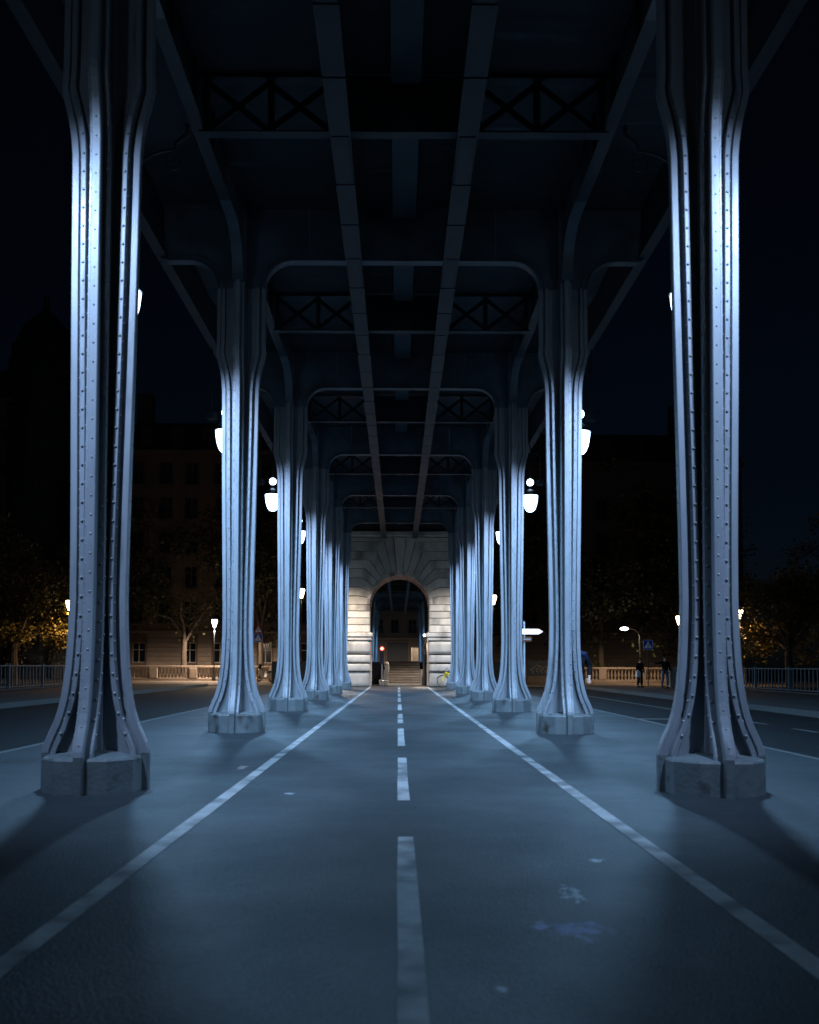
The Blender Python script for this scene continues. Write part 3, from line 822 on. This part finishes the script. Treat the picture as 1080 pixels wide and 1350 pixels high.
def balustrade(x0, x1, y, label):
    t = thing("stone_balustrade", label, "balustrade", (x0, y, -.06)); L = x1-x0
    MB().bbox(0, L, -.2, .2, 0, .22, .02).build("plinth", M_STONE_D, t); MB().bbox(0, L, -.2, .2, 1.08, 1.26, .03).build("top_rail", M_STONE_D, t)
    b = MB(); balus(b, 0, 0, .22, .86, .11); bm_ = b.mesh("baluster", M_STONE_D, True)
    die = MB().bbox(-.32, .32, -.22, .22, .22, 1.08, .03).mesh("pedestal", M_STONE_D)
    x = .4
    while x < L:
        obj("pedestal", die, t, (x, 0, 0))
        for k in range(9):
            if x+.5+k*.29 < L: obj("baluster", bm_, t, (x+.5+k*.29, 0, 0))
        x += 3.32
balustrade(-27.5, -8.0, 75, "tan stone balustrade before the lit windows, traffic light side")
balustrade(10.0, 29.0, 75, "tan stone balustrade behind the standing people")
pb = thing("parapet_block", "pale stone parapet end block beside the pointing person", "parapet", (15.9, 51.5, .05))
MB().bbox(-.42, .42, -.3, .3, 0, 1.05, .03).build("block", M_STONE_D, pb); MB().bbox(-.5, .5, -.36, .36, 1.05, 1.2, .03).build("coping", M_STONE_D, pb)

# ------------------------------------------------------------------ street lamps
def post_lantern(x, y, z, label, power, colr, gm=None, base=-.06, leafy=False):
    t = thing("street_lamp", label, "street lamp", (x, y, base), 0, "street lamps on the quay"); z -= base
    MB().lathe([(.16,0),(.16,.25),(.10,.4),(.07,.9),(.055,1.2),(.045,z-.5),(.09,z-.45),(.05,z-.38)], 10).build("post", M_IRON, t, None, True)
    MB().lathe([(.09,z-.36),(.20,z-.02),(.25,z+.22),(.22,z+.30)], 12).build("glass", gm or M_WARMG, t, None, True)
    MB().lathe([(.27,z+.30),(.24,z+.36),(.10,z+.46),(.03,z+.58)], 12).build("cap", M_IRON, t, None, True)
    if power: light("lamp_light", 'SPOT', (0, -.0, z-.46), power, colr, t, .20, 178, .25)
WARM = (1.0, .58, .24)
post_lantern(-21.4, 58, 5.1, "warm lantern on a post among orange leaves above the railing", 650, WARM, leafy=True)
post_lantern(20.7, 66, 4.7, "warm lantern on a post between the balustrade and the largest bicycle-side column", 500, WARM)
post_lantern(-6.9, 63, 6.35, "warm lantern seen between the third and fourth columns, traffic light side", 160, WARM)
post_lantern(6.65, 63, 5.95, "warm lantern above the white arrow sign side of the archway", 160, WARM)
post_lantern(24.2, 63.5, 5.0, "small lamp hidden in orange leaves above the bicycle-side railing", 650, WARM, leafy=True)
post_lantern(-15.3, 74.2, 4.72, "white-headed lamp in front of the lit stone windows", 6000, (1, .74, .54), M_COOLG)
def arm_lamp(x, y, z, label):
    t = thing("street_lamp", label, "street lamp", (x, y, -.06), 0, "street lamps on the quay"); z += .06
    MB().lathe([(.12,0),(.12,.5),(.06,.6),(.05,z-.7)], 10).build("post", M_IRON, t)
    MB().tube([(0,0,z-.72),(-.05,0,z-.35),(-.4,0,z+.05),(-.9,0,z+.10)], .035, 8).build("arm", M_CHROME, t)
    MB().sphere((-1.25,0,z+.10), .34, 14, 8, .42).build("lamp_head", M_COOLG, t, None, True)
    light("lamp_light", 'SPOT', (-1.25, 0, z-.12), 700, (1, .70, .48), t, .2, 168)
arm_lamp(19.4, 72, 4.2, "single-arm street lamp with glowing oval head beside the blue crossing sign")
t = thing("lamp_post", "black iron lamp post with a small box in the arch opening", "lamp post", (1.62, 57.0, 0))
MB().lathe([(.17,0),(.17,.5),(.12,.7),(.09,1.0),(.07,2.6),(.10,2.7),(.10,2.95),(.05,3.1)], 10).build("post", M_IRON, t, None, True)
MB().box(-.17, .17, -.16, .10, 1.95, 2.32).build("box", M_IRON, t)
MB().sphere((0, 0, 3.2), .08, 12, 8).build("globe", M_COOLG, t, None, True)
light("lamp_light", 'SPOT', (0, -.0, 3.05), 1300, (1, .82, .64), t, .1, 150)

# ------------------------------------------------------------------ traffic light
t = thing("traffic_light", "traffic light showing red at the foot of the stairs in the arch", "traffic light", (-1.06, 56.2, 0))
MB().lathe([(.09,0),(.09,.3),(.055,.35),(.055,2.5)], 10).build("pole", M_CHROME, t)
hs = MB(); hs.bbox(-.15, .15, -.18, .06, 1.35, 2.55, .02); hs.build("housing", M_IRON, t)
for z, m_ in ((2.32, M_REDL), (1.97, M_IRON), (1.62, M_IRON)):
    d = MB().tube([(-.0, -.20, z), (0, -.17, z)], .105, 14); d.build("lens", m_, t)
    v = MB(); v.tube([(0, -.30, z+.0), (0, -.18, z)], .13, 14, False); v.build("visor", M_IRON, t)
light("signal_glow", 'POINT', (0, -.42, 2.32), 14, (1, .06, .04), t, .08)

# ------------------------------------------------------------------ signs
def ped_symbol(parent, y, s, cz):
    tri = MB(); tri.prism([(-.40*s, cz-.34*s), (.40*s, cz-.34*s), (0, cz+.40*s)], y-.004, y-.001); tri.build("white_triangle", M_SIGNW, parent)
    p = MB(); yy = y-.006
    p.tube([(.0, yy, cz+.16*s), (.0, yy, cz+.161*s)], .045*s, 8)
    for a, b in (((0,.10),(-.02,-.10)), ((-.02,-.10),(-.12,-.28)), ((-.02,-.10),(.10,-.28)), ((0,.07),(-.11,-.02)), ((0,.07),(.12,-.01))):
        p.tube([(a[0]*s, yy, cz+a[1]*s), (b[0]*s, yy, cz+b[1]*s)], .025*s, 6)
    p.build("walking_figure", M_IRON, parent)
def crossing_sign(x, y, zc, s, base, label, warn=False):
    t = thing("crossing_sign", label, "road sign", (x, y, base))
    zc -= base
    top = zc+s/2 + (s*1.05 if warn else .0)
    MB().tube([(0, .04, 0), (0, .04, top)], .03, 8).build("pole", M_IRON, t)
    MB().bbox(-s/2, s/2, -.012, .01, zc-s/2, zc+s/2, .008).build("sign_plate", M_BLUE, t)
    fr = MB()
    for (a, b, c, d) in ((-s/2, s/2, zc+s/2-.02, zc+s/2), (-s/2, s/2, zc-s/2, zc-s/2+.02), (-s/2, -s/2+.02, zc-s/2+.02, zc+s/2-.02), (s/2-.02, s/2, zc-s/2+.02, zc+s/2-.02)):
        fr.box(a, b, -.016, -.0125, c, d)
    fr.build("sign_border", M_SIGNW, t)
    ped_symbol(t, -.013, s, zc)
    if warn:
        z0 = zc+s/2+.06; z1 = z0+s*.98
        MB().prism([(-s*.55, z0), (s*.55, z0), (0, z1)], -.012, .01).build("warning_triangle", M_SIGNR, t)
        MB().prism([(-s*.40, z0+.09*s), (s*.40, z0+.09*s), (0, z1-.19*s)], -.016, -.0125).build("warning_face", M_SIGNW, t)
        w_ = MB(); 
        for dx in (-.10, .10): w_.tube([(dx*s, -.02, z0+.16*s), (dx*s*.6, -.02, z0+.42*s)], .03*s, 6); w_.sphere((dx*s*.55, -.02, z0+.48*s), .045*s, 8, 6)
        w_.build("children_symbol", M_IRON, t)
crossing_sign(-9.75, 62, 3.15, .58, -.06, "blue crossing sign under a white warning triangle beside the second column", True)
crossing_sign(14.75, 53, 2.55, .56, .05, "blue square pedestrian crossing sign on a thin pole near the people")
t = thing("direction_sign", "white arrow direction sign on a pole beside the third bicycle-side column", "road sign", (6.45, 46, -.1))
MB().tube([(0,.05,0),(0,.05,3.65)], .045, 8).build("pole", M_SIGNW, t)
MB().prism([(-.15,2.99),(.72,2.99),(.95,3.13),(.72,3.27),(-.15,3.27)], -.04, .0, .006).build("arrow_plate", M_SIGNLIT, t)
MB().bbox(-.12, .36, -.03, .0, 2.62, 2.85, .006).build("small_plate", M_SIGNB, t)
MB().box(-.06, .30, -.035, -.031, 2.71, 2.76).build("plate_line", M_SIGNW, t)

# graffiti wall behind the direction sign
t = thing("graffiti_wall", "low dark wall with pale scribbled graffiti behind the arrow sign", "wall", (12.4, 73.0, -.06))
MB().bbox(-1.9, 1.9, 0, .25, 0, 1.75, .02).build("wall_panel", M_RAIL, t)
MB().bbox(-1.95, 1.95, -.04, .29, 0, .5, .02).build("wall_plinth", M_STONE_D, t)
gr = MB(); rr = random.Random(3)
for k in range(9):
    x = -1.5 + k*.36; p = [(x + rr.uniform(-.12,.12) + .14*sin(i*1.3+k), -.012, .75 + .09*i + rr.uniform(-.05,.05)) for i in range(8)]
    gr.tube(p, .022, 5)
gr.build("graffiti", M_GRAF, t)

# ------------------------------------------------------------------ yellow bicycle
def bicycle():
    t = thing("bicycle", "yellow-framed bicycle leaning by the stone pier of the arch", "bicycle", (3.12, 52.9, 0))
    R = .345
    for x in (-.54, .54):
        wm = MB(); n = 22
        ring = [(x + (R-.02)*cos(2*pi*k/n), 0, R + (R-.02)*sin(2*pi*k/n)) for k in range(n+1)]
        wm.tube(ring, .022, 6, False); wo = wm.build("wheel", M_RUBBER, t)
        sp = MB()
        for k in range(10): sp.tube([(x,0,R),(x+.31*cos(pi*k/5),0,R+.31*sin(pi*k/5))], .004, 4)
        sp.tube([(x,-.06,R),(x,.06,R)], .025, 8); sp.build("spokes", M_CHROME, wo)
        fm = MB(); fm.tube([(x + .375*cos(a), 0, R + .375*sin(a)) for a in [radians(20+ i*14) for i in range(11)]], .02, 5); fm.build("mudguard", M_IRON, t)
    f = MB()
    f.tube([(-.54,-.05,R),(-.40,-.03,.78),(-.36,0,.92)], .05, 8)
    f.tube([(-.40,0,.80),(-.05,0,.52),(.08,0,.33)], .045, 8); f.tube([(.08,0,.33),(.20,0,.80)], .03, 8)
    f.tube([(.08,.03,.33),(.54,.05,R)], .022, 6); f.tube([(.18,.0,.68),(.54,.04,R)], .022, 6); f.tube([(-.38,-.02,.86),(.17,0,.60)], .055, 8)
    f.build("frame", M_YELLOW, t)
    h = MB(); h.tube([(-.36,0,.90),(-.34,0,1.06)], .02); h.tube([(-.22,-.30,1.08),(-.34,-.18,1.10),(-.34,.18,1.10),(-.22,.30,1.08)], .016); h.build("handlebar", M_IRON, t)
    s = MB(); s.tube([(.20,0,.80),(.22,0,.95)], .016); s.prism([(.06,.95),(.36,.93),(.38,1.0),(.10,1.0)], -.08, .08, .03); s.build("saddle", M_IRON, t)
    b = MB(); b.box(-.80, -.46, -.17, .17, .78, .80); b.box(-.80, -.78, -.17, .17, .80, 1.0); b.box(-.48, -.46, -.17, .17, .80, 1.0); b.build("basket", M_IRON, t)
    c = MB(); c.tube([(.08,-.07,.33),(.02,-.07,.18)], .012); c.box(-.05,.07,-.15,-.07,.165,.185); c.build("pedal", M_IRON, t)
    t.rotation_euler.z = radians(4)
bicycle()

# parked scooter at the quay
def scooter(x, y, label, rz):
    t = thing("scooter", label, "scooter", (x, y, -.06), rz)
    for xx in (-.6, .6):
        m = MB(); m.tube([(xx+.17*cos(2*pi*k/14),0,.22+.17*sin(2*pi*k/14)) for k in range(15)], .055, 6, False); m.build("wheel", M_RUBBER, t)
    MB().prism([(-.15,.22),(.70,.30),(.85,.62),(.78,.74),(.1,.70),(.02,.36),(-.35,.34),(-.50,.95),(-.60,.95),(-.52,.30)], -.16, .16, .05).build("body", M_SIGNW, t)
    MB().prism([(.05,.71),(.80,.75),(.82,.84),(.4,.86),(.08,.80)], -.14, .14, .04).build("seat", M_IRON, t)
    m = MB(); m.tube([(-.6,0,.22),(-.52,0,.98)], .035); m.tube([(-.48,-.34,1.06),(-.53,0,1.02),(-.48,.34,1.06)], .022); m.build("handlebar", M_IRON, t)
    MB().sphere((-.62,0,.93), .09, 10, 6).build("headlight", M_CHROME, t)
    MB().prism([(-.62,1.0),(-.58,1.0),(-.48,1.4),(-.52,1.4)], -.16, .16).build("windscreen", M_GLASS, t)
scooter(-10.6, 71.2, "white scooter parked in front of the building beside the crossing sign", radians(50))
scooter(-9.1, 72.0, "white scooter parked close behind the third column, traffic light side", radians(120))

# ------------------------------------------------------------------ trees
def tree(x, y, h, r, zc, nleaf, leafm, label, lsize=.22, seed=1, spread=1.0, low=.0):
    rg = random.Random(seed)
    t = thing("plane_tree", label, "tree", (x, y, -.11), 0, "trees along the quay")
    tr = MB(); tips = []
    hf = h*.34
    tr.tube([(0,0,-.2),(.05,0,.4),(.0,.05,hf*.6),(.08,.02,hf)], [.34,.27,.23,.20], 9)
    nb = 8
    for i in range(nb):
        a = 2*pi*i/nb + rg.uniform(-.3,.3); L = rg.uniform(.55,.95)*r
        p0 = Vector((.06,.02,hf*rg.uniform(.75,1.0))); zt = zc + rg.uniform(-.5, .9)*(h-zc)
        p3 = Vector((cos(a)*L, sin(a)*L, zt)); p1 = p0.lerp(p3, .35) + Vector((0,0,rg.uniform(.2,.9))); p2 = p0.lerp(p3, .7) + Vector((rg.uniform(-.4,.4),rg.uniform(-.4,.4),rg.uniform(0,.5)))
        tr.tube([p0,p1,p2,p3], [.13,.09,.055,.02], 6)
        tips += [p2, p3]
        for j in range(4):
            b0 = (p1, p2, p2, p3)[j]; q = b0 + Vector((rg.uniform(-1,1),rg.uniform(-1,1),rg.uniform(-.3,1)))*r*.36
            tr.tube([b0, b0.lerp(q,.5)+Vector((0,0,.15)), q], [.045,.03,.01], 5); tips.append(q)
            for jj in range(2):
                q2 = q + Vector((rg.uniform(-1,1),rg.uniform(-1,1),rg.uniform(-.5,.8)))*r*.2; tr.tube([q, q2], [.016,.006], 4); tips.append(q2)
    tr.build("trunk", M_BARK, t)
    cr = MB()
    clumps = [tp + Vector((rg.gauss(0,.3),rg.gauss(0,.3),rg.gauss(0,.3))) for tp in tips]
    for i in range(int(r*8)):
        a = rg.uniform(0,2*pi); q = rg.uniform(0,1)**.5*r; clumps.append(Vector((cos(a)*q, sin(a)*q, zc + rg.uniform(-1,1)*(h-zc)*math.sqrt(max(0,1-(q/r)**2)) - low*rg.random())))
    for i in range(nleaf):
        c = rg.choice(clumps); p = c + Vector((rg.gauss(0,.42),rg.gauss(0,.42),rg.gauss(0,.34)))*spread
        if p.z < 1.2: continue
        u = Vector((rg.gauss(0,1),rg.gauss(0,1),rg.gauss(0,.6))).normalized(); v = u.cross(Vector((rg.gauss(0,1),rg.gauss(0,1),rg.gauss(0,1)))).normalized(); s = lsize*rg.uniform(.6,1.25)
        o = len(cr.v); cr.v += [tuple(p-u*s*.5), tuple(p+v*s*.36-u*s*.05), tuple(p+u*s*.55), tuple(p-v*s*.36-u*s*.05)]; cr.f.append((o,o+1,o+2,o+3))
    me = bpy.data.meshes.new("crown"); me.from_pydata(cr.v, [], cr.f); me.update(); me.materials.append(leafm)
    obj("crown", me, t)
tree(-25.6, 59.5, 9.5, 4.4, 4.8, 12000, M_LEAF, "tree with orange-lit leaves around the warm lantern above the railing", seed=2, low=3.2)
tree(-33, 66, 14, 5.0, 8.0, 6000, M_LEAF2, "dark leafy tree in front of the domed corner building", seed=3, low=3)
tree(-18.6, 77.5, 11.5, 4.2, 7.6, 1100, M_LEAF2, "thin-leaved tree with bare spreading branches before the stone facade", seed=4)
tree(-12.2, 79, 16.5, 5.4, 9.6, 9000, M_LEAF2, "large dark tree above the crossing sign on the quay", seed=5, lsize=.34, spread=1.5)
tree(-26.0, 80, 18.5, 5.6, 10.5, 9000, M_LEAF2, "large dark tree behind the thin-leaved tree and the lantern", seed=15, lsize=.34, spread=1.5)
tree(17.6, 78, 17.5, 5.8, 9.4, 10000, M_LEAF2, "olive-leaved tree rising behind the second column and oval lamp", seed=6, low=2.5, lsize=.32, spread=1.5)
tree(10.2, 80, 16.0, 4.6, 9.6, 7000, M_LEAF2, "dark tree behind the white arrow sign", seed=7, lsize=.34, spread=1.5)
tree(26.2, 60.2, 9.5, 4.4, 4.6, 12000, M_LEAF, "tree with orange-lit leaves above the bicycle-side railing", seed=8, low=3.2)
tree(33, 67, 14, 5.0, 8.0, 6000, M_LEAF2, "dark leafy tree farthest out behind the bicycle-side railing", seed=9, low=3)
tree(26.0, 80, 18.5, 5.6, 10.2, 9000, M_LEAF2, "tall dark tree behind the balustrade and warm lantern", seed=10, low=2, lsize=.34, spread=1.5)

# ------------------------------------------------------------------ people
def skin_obj(name, verts, edges, radii, m, parent, root=0, lv=2):
    bm = bmesh.new(); lay = bm.verts.layers.skin.verify(); V = []
    for p, r in zip(verts, radii):
        v = bm.verts.new(p); rr = r if hasattr(r, '__len__') else (r, r); v[lay].radius = rr; V.append(v)
    V[root][lay].use_root = True
    for a, b in edges: bm.edges.new((V[a], V[b]))
    me = bpy.data.meshes.new(name); bm.to_mesh(me); bm.free(); me.materials.append(m)
    o = obj(name, me, parent)
    s = o.modifiers.new("skin", 'SKIN'); s.use_smooth_shade = True
    d = o.modifiers.new("sub", 'SUBSURF'); d.levels = lv; d.render_levels = lv
    return o
def person(label, loc, rz, h, jacket, trousers, hair, larm, rarm, stride=.06, bag=None, patch=None):
    # faces -y; larm / rarm: (elbow, hand) offsets in units of height, x outward for right = +x
    t = thing("person", label, "person", loc, rz); k = h/1.75
    def S(p): return tuple(c*k for c in p)
    lh, rh = (.09, -stride, .92), (-.09, stride, .92)
    # trousers: pelvis and legs
    V = [S(q) for q in ((0,0,.96),(.09,0,.90),(.10,-stride*.6,.50),(.10,-stride*.4,.10),(-.09,0,.90),(-.10,stride*.6,.50),(-.10,stride*1.6,.10))]
    skin_obj("trousers", V, [(0,1),(1,2),(2,3),(0,4),(4,5),(5,6)], [x*k for x in (.135,.10,.072,.062,.10,.072,.062)], trousers, t)
    for sx, yy in ((1,-stride*.4),(-1,stride*1.6)):
        skin_obj("shoe", [S((sx*.10,yy+.05,.05)), S((sx*.10,yy-.05,.045)), S((sx*.105,yy-.17,.035))], [(0,1),(1,2)], [.045*k,.045*k,.035*k], M_BLACKC, t, lv=1)
    # body: one continuous figure of head, neck, arms and hands
    le, lw = larm; re_, rw = rarm
    def hand(wr, el):
        wr, el = Vector(wr), Vector(el); d = (wr-el).normalized(); side = d.cross(Vector((0,1,0)))
        if side.length < .2: side = d.cross(Vector((1,0,0)))
        side.normalize(); up = d.cross(side)
        pts = [tuple(wr), tuple(wr+d*.06)]; E = [(0,1)]; rd = [.026,.032]
        for j, (o, l) in enumerate(((-.03,.065),(-.010,.08),(.010,.075),(.03,.06))):
            n0 = len(pts); b = wr+d*.09+side*o; pts += [tuple(b), tuple(b+d*l*.5+up*.006), tuple(b+d*l+up*.022)]; E += [(1,n0),(n0,n0+1),(n0+1,n0+2)]; rd += [.010,.009,.007]
        n0 = len(pts); b = wr+d*.035-side*.035; pts += [tuple(b), tuple(b+d*.035-side*.02+up*.012)]; E += [(1,n0),(n0,n0+1)]; rd += [.011,.009]
        return pts, E, rd
    V = [(0,.01,1.32),(0,.015,1.45),(0,.0,1.54),(0,-.012,1.585),(0,-.008,1.64),(0,.005,1.70)]; E = [(0,1),(1,2),(2,3),(3,4),(4,5)]; Rr = [(.10,.08),(.058,.058),(.055,.062),(.068,.085),(.074,.092),(.060,.075)]
    for sx, el, wr in ((1, le, lw), (-1, re_, rw)):
        n0 = len(V); V += [(sx*.17,.01,1.40), el]; E += [(0,n0),(n0,n0+1)]; Rr += [.052,.040]
        hp, hE, hr = hand(wr, el); n1 = len(V); V += hp; E += [(n0+1,n1)] + [(a+n1,b+n1) for a, b in hE]; Rr += hr
    skin_obj("body", [S(q) for q in V], E, [tuple(c*k for c in (q if hasattr(q,'__len__') else (q,q))) for q in Rr], M_SKIN, t)
    face = MB()
    face.sphere((0,-.108*k,1.60*k), .016*k, 8, 6, 1.4); face.sphere((.078*k,.0,1.61*k), .018*k, 8, 6, 1.5); face.sphere((-.078*k,.0,1.61*k), .018*k, 8, 6, 1.5)
    face.build("nose_and_ears", M_SKIN, t, None, True)
    ey = MB(); ey.sphere((.03*k,-.09*k,1.63*k), .010*k, 8, 6); ey.sphere((-.03*k,-.09*k,1.63*k), .010*k, 8, 6); ey.box(-.022*k,.022*k,-.098*k,-.085*k,1.558*k,1.564*k); ey.build("eyes_and_mouth", M_HAIR, t)
    skin_obj("hair", [S((0,.015,1.60)), S((0,.03,1.67)), S((0,-.02,1.722))], [(0,1),(1,2)], [(.078*k,.075*k),(.088*k,.088*k),(.062*k,.06*k)], hair, t, 1)
    # jacket
    V = [(0,.01,.90),(0,.01,1.05),(0,.0,1.22),(0,.01,1.38),(0,.012,1.46)]; E = [(0,1),(1,2),(2,3),(3,4)]; Rr = [(.185,.13),(.165,.12),(.18,.13),(.165,.11),(.075,.07)]
    for sx, el, wr in ((1, le, lw), (-1, re_, rw)):
        n0 = len(V); w2 = tuple(Vector(el).lerp(Vector(wr), .9)); V += [(sx*.19,.01,1.39), el, w2]; E += [(3,n0),(n0,n0+1),(n0+1,n0+2)]; Rr += [(.075,.07),(.058,.055),(.042,.042)]
    skin_obj("jacket", [S(q) for q in V], E, [tuple(c*k for c in q) for q in Rr], jacket, t, 2)
    if bag:
        b = MB(); x, y_, z = S(bag); b.bbox(x-.14, x+.14, y_-.06, y_+.06, z-.36, z-.03, .02); b.tube([(x-.08,y_,z-.04),(x,y_,z+.05),(x+.08,y_,z-.04)], .012, 6)
        bo = b.build("bag", M_SIGNW, t)
    if patch:
        skin_obj("scarf", [S((.02,-.03,1.44)), S((.12,-.06,1.42)), S((.20,-.03,1.36)), S((.24,.0,1.24))], [(0,1),(1,2),(2,3)], [.05*k,.05*k,.04*k,.03*k], patch, t, 1)
    return t
person("person in dark coat and blue scarf half hidden behind the second column", (3.45, 17.75, 0), radians(-8), 1.86, M_BLACKC, M_BLACKC, M_HAIRL, ((.275,.03,1.15),(.25,-.12,.97)), ((-.28,.03,1.12),(-.28,-.05,.90)), patch=M_BLUEC)
person("person in black standing with a pale bag beside the crossing sign pole", (14.05, 52.2, .05), radians(25), 1.70, M_BLACKC, M_BLACKC, M_HAIR, ((.27,.03,1.12),(.27,-.06,.90)), ((-.28,.0,1.14),(-.30,-.16,.98)), bag=(-.31,-.2,.98))
person("person in dark jacket and jeans stretching an arm out near the railing", (15.15, 51.0, .05), radians(8), 1.82, M_BLACKC, M_JEANS, M_HAIR, ((.27,.03,1.12),(.26,-.06,.90)), ((-.42,-.04,1.34),(-.68,-.08,1.32)), stride=.12)
